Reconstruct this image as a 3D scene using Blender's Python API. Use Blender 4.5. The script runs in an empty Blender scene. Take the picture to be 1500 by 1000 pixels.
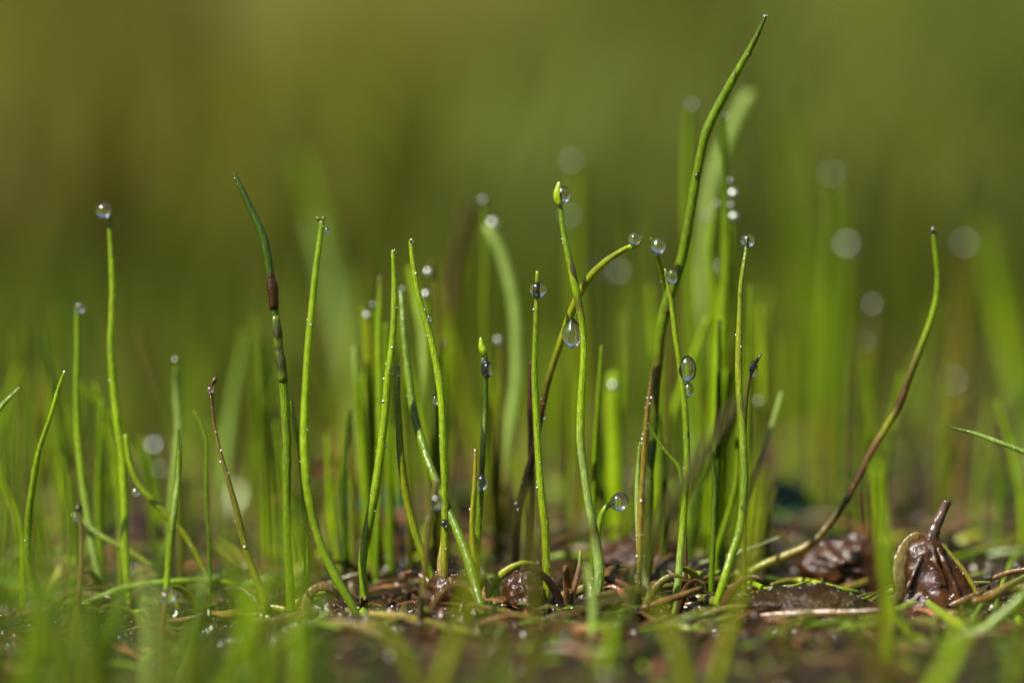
import bpy, bmesh, math, random
from mathutils import Vector, noise, Matrix, Quaternion

random.seed(11)
sc = bpy.context.scene
C = sc.collection

# ------------------------------------------------------------------ camera
MM = 0.001
FOCUS = 0.323                      # metres to the sharp plane
TILT = math.radians(4.0)
H = 0.0420                         # camera height above the mud
FPX = 6460.0                       # focal length in photo pixels (1500 wide)
cam_d = bpy.data.cameras.new('camera'); cam = bpy.data.objects.new('camera', cam_d)
C.objects.link(cam); sc.camera = cam
cam.location = (0, 0, H); cam.rotation_euler = (math.radians(90) - TILT, 0, 0)
cam_d.sensor_width = 36; cam_d.lens = FPX * 36 / 1500
cam_d.clip_start = 0.005; cam_d.clip_end = 500
cam_d.dof.use_dof = True; cam_d.dof.focus_distance = FOCUS; cam_d.dof.aperture_fstop = 11.8

# ------------------------------------------------------------------ light
SUN_AZ, SUN_EL = math.radians(-128), math.radians(50)     # azimuth from +Y towards +X
sd = Vector((math.sin(SUN_AZ) * math.cos(SUN_EL), math.cos(SUN_AZ) * math.cos(SUN_EL), math.sin(SUN_EL)))
w = bpy.data.worlds.new('World'); sc.world = w; w.use_nodes = True
nt = w.node_tree; sky = nt.nodes.new('ShaderNodeTexSky'); sky.sky_type = 'NISHITA'
sky.sun_disc = False; sky.sun_elevation = SUN_EL; sky.sun_rotation = SUN_AZ
nt.links.new(sky.outputs[0], nt.nodes['Background'].inputs[0])
nt.nodes['Background'].inputs[1].default_value = 0.05
sun_d = bpy.data.lights.new('sun', 'SUN'); sun_d.energy = 5; sun_d.angle = math.radians(0.5)
sun_d.color = (1.0, 0.95, 0.86)
sun = bpy.data.objects.new('sun', sun_d); C.objects.link(sun)
sun.rotation_euler = sd.to_track_quat('Z', 'Y').to_euler(); sun.location = sd * 3
vs = sc.view_settings; vs.view_transform = 'Standard'; vs.look = 'None'; vs.gamma = 1; vs.exposure = 1.08
cy = sc.cycles
cy.use_denoising = True; cy.max_bounces = 12; cy.transmission_bounces = 10; cy.transparent_max_bounces = 12
cy.caustics_reflective = False; cy.caustics_refractive = False; cy.sample_clamp_indirect = 6
cy.use_adaptive_sampling = False

# ------------------------------------------------------------------ pixel <-> place
ct, st = math.cos(TILT), math.sin(TILT)
def P(px, py, d):
    """photo pixel at camera depth d (metres) -> world point"""
    u = (px - 750) / FPX * d; v = (py - 500) / FPX * d
    return Vector((u, d * ct - v * st, H - d * st - v * ct))

def screening_hills(x, y):  # slope all round, steepened to cut low sky light and its reflections
    r = math.hypot(x, y)
    def ss(a, b, t):
        t = min(1, max(0, (t - a) / (b - a))); return t * t * (3 - 2 * t)
    return 0.62 * ss(0.75, 3.0, r) + 0.5 * ss(3, 14, r) + 6 * ss(14, 120, r)

def gh(x, y):
    """height of the mud"""
    r = math.hypot(x, y - 0.32)
    a = noise.noise(Vector((x * 60, y * 60, 3.1))) * 0.0014 + noise.noise(Vector((x * 210, y * 210, 7.7))) * 0.0006
    a += noise.noise(Vector((x * 700, y * 700, 1.7))) * 0.00022
    fade = 1.0 if r < 0.5 else max(0.0, 1 - (r - 0.5))
    dip = -0.0016 * max(0, min(1, (-x - 0.012) / 0.012)) if r < 0.6 else 0
    big = noise.noise(Vector((x * 3, y * 3, 0))) * 0.01 * min(1, max(0, r - 0.12) * 1.5)
    return a * fade + dip * fade + big + screening_hills(x, y)

def ground_depth(py, h=0.0):
    a = TILT + math.atan((py - 500) / FPX)
    dist = (H - h) / math.tan(a)
    return dist * ct + (H - h) * st

# ------------------------------------------------------------------ materials
def newmat(name):
    m = bpy.data.materials.new(name); m.use_nodes = True
    n = m.node_tree; n.nodes.clear()
    return m, n, lambda t: n.nodes.new(t), n.links.new

def plant_mat(name, rough=0.36, trans=0.28, bump=0.5, coord=1.0, attr='Col', cell=5200.0, spots=0.5, spec=0.45, coat=0.0, flecks=0.0):
    m, n, N, L = newmat(name)
    out = N('ShaderNodeOutputMaterial'); pr = N('ShaderNodeBsdfPrincipled'); tr = N('ShaderNodeBsdfTranslucent'); mx = N('ShaderNodeMixShader')
    at = N('ShaderNodeAttribute'); at.attribute_name = attr
    tc = N('ShaderNodeTexCoord')
    mp = N('ShaderNodeMapping'); mp.inputs['Scale'].default_value = (1, 1, 0.22)
    L(tc.outputs['Object'], mp.inputs[0])
    n1 = N('ShaderNodeTexNoise'); n1.inputs['Scale'].default_value = 900 * coord; n1.inputs['Detail'].default_value = 4
    n2 = N('ShaderNodeTexNoise'); n2.inputs['Scale'].default_value = cell * coord; n2.inputs['Detail'].default_value = 2
    L(mp.outputs[0], n1.inputs[0]); L(mp.outputs[0], n2.inputs[0])
    r1 = N('ShaderNodeMapRange'); r1.inputs[1].default_value = 0.3; r1.inputs[2].default_value = 0.7; r1.inputs[3].default_value = 0.8; r1.inputs[4].default_value = 1.2
    L(n1.outputs[0], r1.inputs[0])
    r2 = N('ShaderNodeMapRange'); r2.inputs[1].default_value = 0.35; r2.inputs[2].default_value = 0.7; r2.inputs[3].default_value = 1 - spots * 0.5; r2.inputs[4].default_value = 1 + spots
    L(n2.outputs[0], r2.inputs[0])
    mu = N('ShaderNodeMath'); mu.operation = 'MULTIPLY'; L(r1.outputs[0], mu.inputs[0]); L(r2.outputs[0], mu.inputs[1])
    vm = N('ShaderNodeVectorMath'); vm.operation = 'SCALE'; L(at.outputs['Color'], vm.inputs[0]); L(mu.outputs[0], vm.inputs['Scale'])
    if flecks:
        n3 = N('ShaderNodeTexNoise'); n3.inputs['Scale'].default_value = 1700; n3.inputs['Detail'].default_value = 5; n3.inputs['Roughness'].default_value = .7
        L(mp.outputs[0], n3.inputs[0])
        r3 = N('ShaderNodeMapRange'); r3.inputs[1].default_value = .60; r3.inputs[2].default_value = .68; r3.inputs[4].default_value = flecks; L(n3.outputs[0], r3.inputs[0])
        mf = N('ShaderNodeMix'); mf.data_type = 'RGBA'; L(r3.outputs[0], mf.inputs[0]); L(vm.outputs[0], mf.inputs[6]); mf.inputs[7].default_value = (.055, .035, .008, 1)
        class _o: outputs = [mf.outputs[2]]
        vm = _o
    L(vm.outputs[0], pr.inputs['Base Color'])
    tv = N('ShaderNodeVectorMath'); tv.operation = 'MULTIPLY'; tv.inputs[1].default_value = (1.5, 1.5, 0.8); L(vm.outputs[0], tv.inputs[0])
    L(tv.outputs[0], tr.inputs['Color'])
    pr.inputs['Roughness'].default_value = rough; pr.inputs['Specular IOR Level'].default_value = spec
    bp = N('ShaderNodeBump'); bp.inputs['Strength'].default_value = bump; bp.inputs['Distance'].default_value = 0.00006 / coord
    L(n2.outputs[0], bp.inputs['Height']); L(bp.outputs[0], pr.inputs['Normal'])
    if coat:
        pr.inputs['Coat Weight'].default_value = coat; pr.inputs['Coat Roughness'].default_value = .16
        L(bp.outputs[0], pr.inputs['Coat Normal'])
    mx.inputs[0].default_value = trans
    L(pr.outputs[0], mx.inputs[1]); L(tr.outputs[0], mx.inputs[2]); L(mx.outputs[0], out.inputs[0])
    return m

def water_mat(name, gloss_rough=0.2, boost=2.5, glint_gloss=0.0, clear=0.1):
    m, n, N, L = newmat(name)
    out = N('ShaderNodeOutputMaterial'); fr = N('ShaderNodeFresnel'); fr.inputs[0].default_value = 1.333
    rf = N('ShaderNodeBsdfRefraction'); rf.inputs['IOR'].default_value = 1.333; rf.inputs['Roughness'].default_value = 0
    gl = N('ShaderNodeBsdfGlossy')
    gl.inputs['Roughness'].default_value = gloss_rough
    mu = N('ShaderNodeMath'); mu.operation = 'MULTIPLY'; mu.inputs[1].default_value = boost; mu.use_clamp = True
    mn = N('ShaderNodeMath'); mn.operation = 'MINIMUM'; mn.inputs[1].default_value = .14; L(mu.outputs[0], mn.inputs[0])
    mx = N('ShaderNodeMixShader'); L(fr.outputs[0], mu.inputs[0]); L(mn.outputs[0], mx.inputs[0]); L(rf.outputs[0], mx.inputs[1]); L(gl.outputs[0], mx.inputs[2])
    tp = N('ShaderNodeBsdfTransparent'); mt = N('ShaderNodeMixShader'); mt.inputs[0].default_value = clear
    L(mx.outputs[0], mt.inputs[1]); L(tp.outputs[0], mt.inputs[2]); mx = mt
    if glint_gloss:
        g2 = N('ShaderNodeBsdfGlossy'); g2.inputs['Roughness'].default_value = 0.4; g2.inputs['Color'].default_value = (0.9, 0.92, 0.85, 1)  # whitish gloss mixed in to stand for the sun's glint on drops
        m2 = N('ShaderNodeMixShader'); m2.inputs[0].default_value = glint_gloss
        L(mx.outputs[0], m2.inputs[1]); L(g2.outputs[0], m2.inputs[2]); L(m2.outputs[0], out.inputs[0])
    else:
        L(mx.outputs[0], out.inputs[0])
    return m

def mud_mat(name, c1, c2, c3, s=1.0, wet=(0.12, 0.5), bump=0.8, spec=0.35, dry=False, fine=.22):
    m, n, N, L = newmat(name)
    out = N('ShaderNodeOutputMaterial'); pr = N('ShaderNodeBsdfPrincipled'); tc = N('ShaderNodeTexCoord')
    a = N('ShaderNodeTexNoise'); a.inputs['Scale'].default_value = 9 * s; a.inputs['Detail'].default_value = 9; a.inputs['Roughness'].default_value = 0.62
    b = N('ShaderNodeTexNoise'); b.inputs['Scale'].default_value = 420 * s; b.inputs['Detail'].default_value = 6; b.inputs['Roughness'].default_value = 0.65
    c = N('ShaderNodeTexNoise'); c.inputs['Scale'].default_value = 2600 * s; c.inputs['Detail'].default_value = 3
    for q in (a, b, c): L(tc.outputs['Object'], q.inputs[0])
    rp = N('ShaderNodeValToRGB'); e = rp.color_ramp.elements
    e[0].position = 0.36; e[0].color = (*c1, 1); e[1].position = 0.66; e[1].color = (*c3, 1)
    k = e.new(0.5); k.color = (*c2, 1)
    ad = N('ShaderNodeMath'); ad.operation = 'ADD'; 
    sc1 = N('ShaderNodeMath'); sc1.operation = 'MULTIPLY'; sc1.inputs[1].default_value = 0.55; L(a.outputs[0], sc1.inputs[0])
    sc2 = N('ShaderNodeMath'); sc2.operation = 'MULTIPLY'; sc2.inputs[1].default_value = 0.45; L(b.outputs[0], sc2.inputs[0])
    L(sc1.outputs[0], ad.inputs[0]); L(sc2.outputs[0], ad.inputs[1]); L(ad.outputs[0], rp.inputs[0])
    if dry:
        vl = N('ShaderNodeVectorMath'); vl.operation = 'DISTANCE'; vl.inputs[1].default_value = (0, .32, 0); L(tc.outputs['Object'], vl.inputs[0])
        dr = N('ShaderNodeMapRange'); dr.inputs[1].default_value = .35; dr.inputs[2].default_value = 1.2; L(vl.outputs['Value'], dr.inputs[0])
        mc = N('ShaderNodeMix'); mc.data_type = 'RGBA'; mc.blend_type = 'MIX'; L(dr.outputs[0], mc.inputs[0]); L(rp.outputs[0], mc.inputs[6])
        dn_ = N('ShaderNodeValToRGB'); dn_.color_ramp.elements[0].position = .35; dn_.color_ramp.elements[1].position = .65
        dn_.color_ramp.elements[0].color = (.085, .08, .016, 1); dn_.color_ramp.elements[1].color = (.15, .147, .03, 1)
        L(a.outputs[0], dn_.inputs[0]); L(dn_.outputs[0], mc.inputs[7]); L(mc.outputs[2], pr.inputs['Base Color'])
    else: L(rp.outputs[0], pr.inputs['Base Color'])
    rr = N('ShaderNodeMapRange'); rr.inputs[1].default_value = 0.35; rr.inputs[2].default_value = 0.62; rr.inputs[3].default_value = wet[0]; rr.inputs[4].default_value = wet[1]
    L(b.outputs[0], rr.inputs[0]); L(rr.outputs[0], pr.inputs['Roughness'])
    hs = N('ShaderNodeMath'); hs.operation = 'MULTIPLY_ADD'; hs.inputs[1].default_value = fine; L(c.outputs[0], hs.inputs[0]); L(b.outputs[0], hs.inputs[2])
    bp = N('ShaderNodeBump'); bp.inputs['Strength'].default_value = bump; bp.inputs['Distance'].default_value = 0.0006 / s
    L(hs.outputs[0], bp.inputs['Height']); L(bp.outputs[0], pr.inputs['Normal'])
    pr.inputs['Specular IOR Level'].default_value = spec
    L(pr.outputs[0], out.inputs[0])
    return m

M_SHOOT = plant_mat('shoot_skin', rough=.3, trans=.38, bump=.9, cell=8500, spots=.42, coat=.8, flecks=.7)
M_BLUR = plant_mat('shoot_skin_soft', rough=0.42, trans=0.4, spec=.25, bump=0.25, spots=0.3)
M_LITTER = plant_mat('wet_litter', rough=0.3, trans=0.12, bump=0.9, spots=0.5, coat=.35, flecks=.6)
M_GRASS = plant_mat('meadow_grass', rough=0.7, spec=.12, trans=0.3, bump=0.0, coord=0.05, spots=0.3)
M_WATER = water_mat('clear_water', gloss_rough=.2, boost=3, clear=.05)
M_GLINT = water_mat('glint_mixed_water', gloss_rough=0.25, boost=3, glint_gloss=0.24)
M_BRIGHT = water_mat('strong_glint_water', gloss_rough=0.25, boost=3, glint_gloss=0.6)
def bead_mat(name, rough, fac):
    m, n, N, L = newmat(name)
    out = N('ShaderNodeOutputMaterial'); tp = N('ShaderNodeBsdfTransparent'); gl = N('ShaderNodeBsdfGlossy'); mx = N('ShaderNodeMixShader')
    tp.inputs['Color'].default_value = (.97, .97, .95, 1)
    gl.inputs['Roughness'].default_value = rough; mx.inputs[0].default_value = fac
    L(tp.outputs[0], mx.inputs[1]); L(gl.outputs[0], mx.inputs[2]); L(mx.outputs[0], out.inputs[0])
    return m
M_BEAD = bead_mat('dew_glint_bead', .34, .75)  # gloss share raised so the beads show as white glints
M_MUD = mud_mat('wet_mud', (0.006, 0.0026, 0.0006), (0.022, 0.011, 0.0014), (0.05, 0.031, 0.003), bump=.8, fine=.35, dry=True, spec=.2)
M_STUMP = mud_mat('wet_withered_skin', (0.010, 0.0035, 0.0008), (0.042, 0.014, 0.0018), (0.095, 0.038, 0.004), s=2.4, wet=(0.07, 0.15), bump=0.6, spec=.42, fine=.3)
M_CLOD = mud_mat('glistening_brown_mud', (0.010, 0.0035, 0.0008), (0.034, 0.012, 0.0015), (0.07, 0.026, 0.003), s=2.4, wet=(0.1, 0.2), bump=0.6, spec=.5, fine=.3)

# linear colours
G = (.14, .225, .004); GD = (.05, .10, .003); GL = (.24, .355, .006); GY = (.225, .26, .006)
PALE = (.26, .36, .08); OL = (.11, .105, .010); BR = (.075, .033, .010); DK = (.022, .012, .006)
RD = (.19, .075, .03); ST = (.26, .19, .05); YE = (.26, .20, .02); BLUEG = (.05, .12, .06)

# ------------------------------------------------------------------ helpers
def tag(o, label=None, cat=None, group=None, kind=None):
    if label: o['label'] = label
    if cat: o['category'] = cat
    if group: o['group'] = group
    if kind: o['kind'] = kind
    return o

def link(name, me, parent=None, loc=None):
    o = bpy.data.objects.new(name, me); C.objects.link(o)
    if parent is not None: o.parent = parent
    if loc is not None: o.location = loc
    return o

def empty(name, loc):
    o = bpy.data.objects.new(name, None); C.objects.link(o); o.location = loc; o.empty_display_size = 0.002
    return o

def catmull(pts, step):
    """pts: list of (Vector, radius); returns dense list"""
    out = []
    n = len(pts)
    for i in range(n - 1):
        p0 = pts[max(0, i - 1)]; p1 = pts[i]; p2 = pts[i + 1]; p3 = pts[min(n - 1, i + 2)]
        k = max(2, int((p2[0] - p1[0]).length / step))
        for j in range(k):
            t = j / k; t2 = t * t; t3 = t2 * t
            v = 0.5 * ((2 * p1[0]) + (p2[0] - p0[0]) * t + (2 * p0[0] - 5 * p1[0] + 4 * p2[0] - p3[0]) * t2 + (3 * p1[0] - p0[0] - 3 * p2[0] + p3[0]) * t3)
            out.append((v, p1[1] + (p2[1] - p1[1]) * t))
    out.append(pts[-1])
    return out

def lerp3(a, b, t): return tuple(a[i] + (b[i] - a[i]) * t for i in range(3))
def ramp(cols, t):
    if t <= cols[0][0]: return cols[0][1]
    for (a, ca), (b, cb) in zip(cols, cols[1:]):
        if t <= b: return lerp3(ca, cb, (t - a) / max(1e-6, b - a))
    return cols[-1][1]

def tube_mesh(name, dense, cols, mat, origin, sides=10, wob=0.08, seed=0.0, flat=1.0, cap=True):
    """tapered tube along dense points (Vector, r); colour follows the run 0..1"""
    verts, faces, vc = [], [], []
    n = len(dense); L = [0]
    for i in range(1, n): L.append(L[-1] + (dense[i][0] - dense[i - 1][0]).length)
    tot = max(L[-1], 1e-9)
    prev = None
    for i, (p, r) in enumerate(dense):
        d = (dense[min(n - 1, i + 1)][0] - dense[max(0, i - 1)][0])
        d = d.normalized() if d.length > 1e-12 else Vector((0, 0, 1))
        if prev is None:
            a = d.cross(Vector((0, 1, 0)))
            if a.length < 1e-3: a = d.cross(Vector((1, 0, 0)))
        else: a = prev - d * prev.dot(d)
        a.normalize(); prev = a
        b = d.cross(a)
        t = L[i] / tot
        col = ramp(cols, t)
        wr = 1 + wob * noise.noise(Vector((L[i] * 700, seed, 0))) + wob * 0.7 * noise.noise(Vector((L[i] * 2200, seed, 5)))
        for k in range(sides):
            an = 2 * math.pi * k / sides
            rr = r * wr * (1 + wob * 0.5 * noise.noise(Vector((L[i] * 1500, math.cos(an) * 2 + seed, math.sin(an) * 2))))
            verts.append(p + (a * math.cos(an) + b * math.sin(an) * flat) * rr - origin)
            vc.append(col)
        if i:
            o1, o0 = i * sides, (i - 1) * sides
            for k in range(sides):
                k2 = (k + 1) % sides
                faces.append((o0 + k, o0 + k2, o1 + k2, o1 + k))
    if cap:
        faces.append(tuple(range(sides - 1, -1, -1)))
        faces.append(tuple(range((n - 1) * sides, n * sides)))
    me = bpy.data.meshes.new(name); me.from_pydata([tuple(v) for v in verts], [], faces)
    ca = me.color_attributes.new('Col', 'FLOAT_COLOR', 'POINT')
    flatc = []
    for c in vc: flatc += [c[0], c[1], c[2], 1]
    ca.data.foreach_set('color', flatc)
    me.polygons.foreach_set('use_smooth', [True] * len(me.polygons))
    me.materials.append(mat); me.update()
    return me

def blob_mesh(name, mat, rx, ry, rz, seg=24, rings=16, fn=None, col=None):
    bm = bmesh.new(); bmesh.ops.create_uvsphere(bm, u_segments=seg, v_segments=rings, radius=1)
    for v in bm.verts:
        c = v.co.copy()
        if fn: c = fn(c)
        v.co = Vector((c.x * rx, c.y * ry, c.z * rz))
    me = bpy.data.meshes.new(name); bm.to_mesh(me); bm.free()
    if col:
        ca = me.color_attributes.new('Col', 'FLOAT_COLOR', 'POINT')
        ca.data.foreach_set('color', [*col, 1] * len(me.vertices))
    me.polygons.foreach_set('use_smooth', [True] * len(me.polygons)); me.materials.append(mat)
    return me

def join_balls(name, items, mat, origin, sub=1):
    """many tiny water beads in one mesh: items = (centre, radius)"""
    bm = bmesh.new(); bmesh.ops.create_icosphere(bm, subdivisions=sub, radius=1)
    tv = [v.co.copy() for v in bm.verts]; tf = [tuple(v.index for v in f.verts) for f in bm.faces]; bm.free()
    vs_, fs_ = [], []
    for c, r in items:
        o = len(vs_)
        vs_ += [tuple(c - origin + v * r) for v in tv]
        fs_ += [tuple(i + o for i in f) for f in tf]
    me = bpy.data.meshes.new(name); me.from_pydata(vs_, [], fs_)
    me.polygons.foreach_set('use_smooth', [True] * len(me.polygons)); me.materials.append(mat)
    return me

SLIM = 0.88
PXM = FOCUS / FPX      # metres per photo pixel at the sharp plane
def to_ground(pts, d, sink=0.0012):
    """carry the last traced point down into the mud"""
    p, r = pts[-1]
    g = gh(p.x, p.y) - sink
    if p.z > g:
        dirv = (pts[-1][0] - pts[-2][0]); dirv = dirv / max(1e-6, dirv.length)
        k = p.z - g
        slope = max(-0.6, min(0.6, dirv.x / max(0.15, -dirv.z))) if dirv.z < 0 else 0
        mid = Vector((p.x + slope * k * 0.4, p.y, p.z - k * 0.5)); end = Vector((p.x + slope * k * 0.6, p.y, g))
        if k > 0.002: pts.append((mid, r))
        pts.append((end, r))
    return pts

def shoot(trace, d, cols, label, group=None, beads=0, mat=None, name='shoot', parts=None, ground=True, dd=0.0, pointed=True, cat='shoot', sides=12, bead_r=(0.00003, 0.00009), slim=1.0):
    """trace: (px, py, width px) from tip to base; d camera depth; dd = depth change tip->base.
    Returns (root, dense)"""
    mat = mat or M_SHOOT
    n = len(trace); pts = []
    for i, t in enumerate(trace):
        di = d + dd * i / (n - 1)
        pts.append((P(t[0], t[1], di), 0.5 * slim * SLIM * t[2] * PXM * di / FOCUS))
    if ground: pts = to_ground(pts, d)
    base = pts[-1][0].copy()
    if pointed:
        p0, r0 = pts[0]; dv = (pts[0][0] - pts[1][0]).normalized()
        pts = [(p0 + dv * r0 * 0.9, r0 * 0.12), (p0 + dv * r0 * 0.45, r0 * 0.75)] + pts
    dense = catmull(pts, 0.00035)
    sj = random.uniform(0, 99); nd = len(dense)
    dense = [(p + Vector((noise.noise(Vector((i * .045, sj, 0))) * .00016 + noise.noise(Vector((i * .16, sj, 9))) * .00005, noise.noise(Vector((i * .05, sj, 4))) * .00018, 0)) * min(1, i / 10) * min(1, (nd - 1 - i) / 10),
              r * (1 + .12 * noise.noise(Vector((i * .07, sj, 2))))) for i, (p, r) in enumerate(dense)]
    root = empty(name, base)
    tag(root, label, cat, group)
    sd_ = random.uniform(0, 99)
    me = tube_mesh('stem', dense, cols, mat, base, sides=sides, seed=sd_)
    link('stem', me, root)
    if beads:
        it = [(dense[8][0] + Vector((0, -dense[8][1], 0)), .00004)]
        for _ in range(beads):
            i = random.randrange(2, max(3, int(len(dense) * 0.85)))
            if noise.noise(Vector((i * .09, sd_, 0))) < random.uniform(-.5, .45): continue
            p, r = dense[i]; an = random.uniform(0, 2 * math.pi)
            b = random.uniform(*bead_r) * random.choice((0.5, .6, .8, 1, 1.5))
            it.append((p + Vector((math.cos(an), math.sin(an), random.uniform(-.2, .2))) * r * 0.98, b))
        bo = link('dew_glint_beads', join_balls('dew_glint_beads', it, M_BEAD, base), root); bo['kind'] = 'stuff'
    if parts: parts(root, base, dense)
    if ground and name == 'shoot':       # old leaf bases round the foot
        gz = gh(base.x, base.y)
        for _ in range(random.choice((2, 3, 3, 4))):
            an = random.uniform(0, 6.28); ln = random.uniform(.0012, .0045); o_ = Vector((math.cos(an), math.sin(an), 0)); lz = random.uniform(.25, 1.3)
            p0 = Vector((base.x, base.y, gz - .0006)) + o_ * .0002
            q = [(p0, .00032), (p0 + o_ * ln * .35 + Vector((0, 0, ln * lz * .6)), .0003), (p0 + o_ * ln * .75 + Vector((0, 0, ln * lz * .85)), .0002), (p0 + o_ * ln * 1.1 + Vector((0, 0, ln * lz * .8)), .00004)]
            c_ = random.choice((BR, (.10, .06, .012), OL, RD, DK, (.16, .13, .05), GY))
            link('leaf_base', tube_mesh('leaf_base', catmull(q, .0003), [(0, DK), (.4, c_), (1, lerp3(c_, BR, .5))], M_LITTER, base, sides=8, wob=.25, seed=random.random() * 50, flat=.45), root)
    return root, dense

def plain_shoot(trace, d, cols, label, group, mat=None, name='shoot', sides=8, dd=0.0):
    n = len(trace); pts = []
    for i, t in enumerate(trace):
        di = d + dd * i / (n - 1)
        pts.append((P(t[0], t[1], di), 0.5 * SLIM * t[2] * PXM * di / FOCUS))
    pts = to_ground(pts, d); base = pts[-1][0].copy()
    p0, r0 = pts[0]; dv = (pts[0][0] - pts[1][0]).normalized()
    pts = [(p0 + dv * r0, r0 * 0.12), (p0 + dv * r0 * 0.5, r0 * 0.75)] + pts
    me = tube_mesh('stem', catmull(pts, 0.0011), cols, mat or M_BLUR, base, sides=sides, seed=random.uniform(0, 99))
    o = link(name, me, None, base)
    return tag(o, label, 'shoot', group)

drop_cache = {}
def water_drop(px, py, d, rpx, label, group=None, stretch=1.0, tear=0.0, glint_gloss=False, lean=0.0, name='water_drop', bright=False):
    key = (round(stretch, 2), round(tear, 2), glint_gloss, bright)
    if key not in drop_cache:
        def fn(c, t=tear):
            k = 1 - t * max(0, c.z) ** 1.3
            u = 1 + .07 * noise.noise(c * 1.3 + Vector((stretch * 7, tear * 5, 1)))
            return Vector((c.x * k, c.y * k, c.z)) * u
        drop_cache[key] = blob_mesh('water_drop', M_BRIGHT if bright else M_GLINT if glint_gloss else M_WATER, 1, 1, stretch, 40 if not glint_gloss else 20, 28 if not glint_gloss else 14, fn)
    r = rpx * PXM * d / FOCUS
    o = link(name, drop_cache[key], None, P(px, py, d)); o.scale = (r, r, r); o.rotation_euler = (0, lean, random.uniform(0, 6.28) if lean == 0 else 0)
    return tag(o, label, 'water drop', group)

# ------------------------------------------------------------------ ground
def axis(fine, half, mid, far, grow):
    v = [0.0]; s = fine
    while v[-1] < far:
        if v[-1] > half: s *= grow
        v.append(v[-1] + s)
    return v
ax = axis(0.0005, 0.05, 0, 160, 1.12); xs = [-v for v in reversed(ax[1:])] + ax
up = axis(0.0006, 0.11, 0, 180, 1.12); dn = axis(0.0008, 0.05, 0, 60, 1.25)
ys = [0.29 - v for v in reversed(dn[1:])] + [0.29 + v for v in up]
gv = [(x, y, gh(x, y)) for y in ys for x in xs]; nx = len(xs)
gf = [(j * nx + i, j * nx + i + 1, (j + 1) * nx + i + 1, (j + 1) * nx + i) for j in range(len(ys) - 1) for i in range(nx - 1)]
gm = bpy.data.meshes.new('ground'); gm.from_pydata(gv, [], gf); gm.polygons.foreach_set('use_smooth', [True] * len(gf)); gm.materials.append(M_MUD)
ground = link('ground', gm); ground['kind'] = 'structure'

# ------------------------------------------------------------------ sharp shoots
def withered_tip(color, length_px, width_px, dx, dy, label=None):
    def f(root, base, dense):
        p, r = dense[0]
        q = p + Vector((dx, 0, -dy)) * PXM
        pts = [(p - (q - p) * 0.4, r * 0.8), ((p + q) / 2, width_px * PXM * 0.5), (q, width_px * PXM * 0.2)]
        me = tube_mesh('tip', catmull(pts, 0.0001), [(0, color), (1, color)], M_LITTER, base, sides=8, wob=0.3)
        o = link('tip', me, root)
        if label: o['label'] = label
    return f

def band(t0, t1, color, fat, name='sheath', label=None, mat=None):
    def f(root, base, dense):
        n = len(dense); a, b = int(t0 * n), int(t1 * n)
        seg = []
        for i in range(a, b + 1):
            k = (i - a) / max(1, b - a); e = math.sin(math.pi * k) ** 0.5
            r_ = dense[i][1]
            if name == 'scar': seg.append((dense[i][0] + Vector((r_ * .38, -r_ * .3, 0)), r_ * .78 * e + r_ * .05))
            else: seg.append((dense[i][0] + Vector((0.00002, -0.00003, 0)), r_ * (0.9 + (fat - 0.9) * e)))
        me = tube_mesh(name, seg, [(0, lerp3(color, G, .55)), (.2, color), (.75, color), (1, lerp3(color, G, .55))], mat or M_LITTER, base, sides=12, wob=0.3, seed=random.random() * 9)
        o = link(name, me, root)
        if label: o['label'] = label
    return f

def many(*fs):
    def f(root, base, dense):
        for g in fs: g(root, base, dense)
    return f

F = FOCUS
# tallest one on the right
shoot([(1122, 24, 5), (1113, 45, 10), (1102, 68, 13), (1084, 98, 15), (1064, 133, 17), (1045, 168, 19), (1030, 205, 19), (1020, 252, 19), (1013, 300, 20), (1006, 345, 21), (997, 390, 22), (984, 425, 23), (972, 465, 22), (965, 515, 19), (961, 570, 17), (958, 640, 16), (953, 720, 16), (950, 800, 16)],
      F + .001, [(0, GD), (.08, G), (.4, G), (.55, G), (.62, OL), (.75, GD), (1, OL)], 'tallest green shoot, thick, curving right to a pointed tip above all others', beads=26, slim=.84, dd=0.006,
      parts=many(band(.088, .105, (.2, .12, .05), 1.12, 'scar', 'small brown scar near the tip'), band(.50, .53, BR, 1.05, 'scar', 'dark brown blotch')))
# brown jointed one on the left
shoot([(343, 255, 5), (350, 269, 9), (360, 290, 11), (374, 322, 13), (386, 352, 15), (394, 395, 15), (399, 430, 16), (404, 470, 14), (409, 510, 15), (414, 560, 16), (417, 620, 15), (419, 690, 15), (421, 760, 15), (424, 830, 15)],
      F, [(0, GD), (.3, GD), (.42, G), (1, G)], 'shoot bent left at the top with a glossy brown swollen joint halfway', beads=22,
      parts=many(band(.235, .325, (.035, .009, .004), 1.42, 'joint', 'glossy dark brown swollen joint', M_CLOD), band(.33, .46, (.04, .045, .006), 1.06, 'sheath', 'dark peeling sheath')))
# crowned
shoot([(471, 326, 9), (466, 365, 10), (459, 425, 11), (453, 490, 12), (449, 560, 13), (447, 630, 14), (449, 690, 15), (456, 745, 15), (469, 795, 15), (488, 838, 15), (508, 872, 15), (520, 895, 15)],
      F - .003, [(0, G), (.05, GL), (.5, GL), (1, G)], 'straight green shoot with a ragged little crown at its tip, base swept right', beads=40,
      parts=many(withered_tip(OL, 0, 7, -9, -4), withered_tip(OL, 0, 6, 5, -5)))
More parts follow.
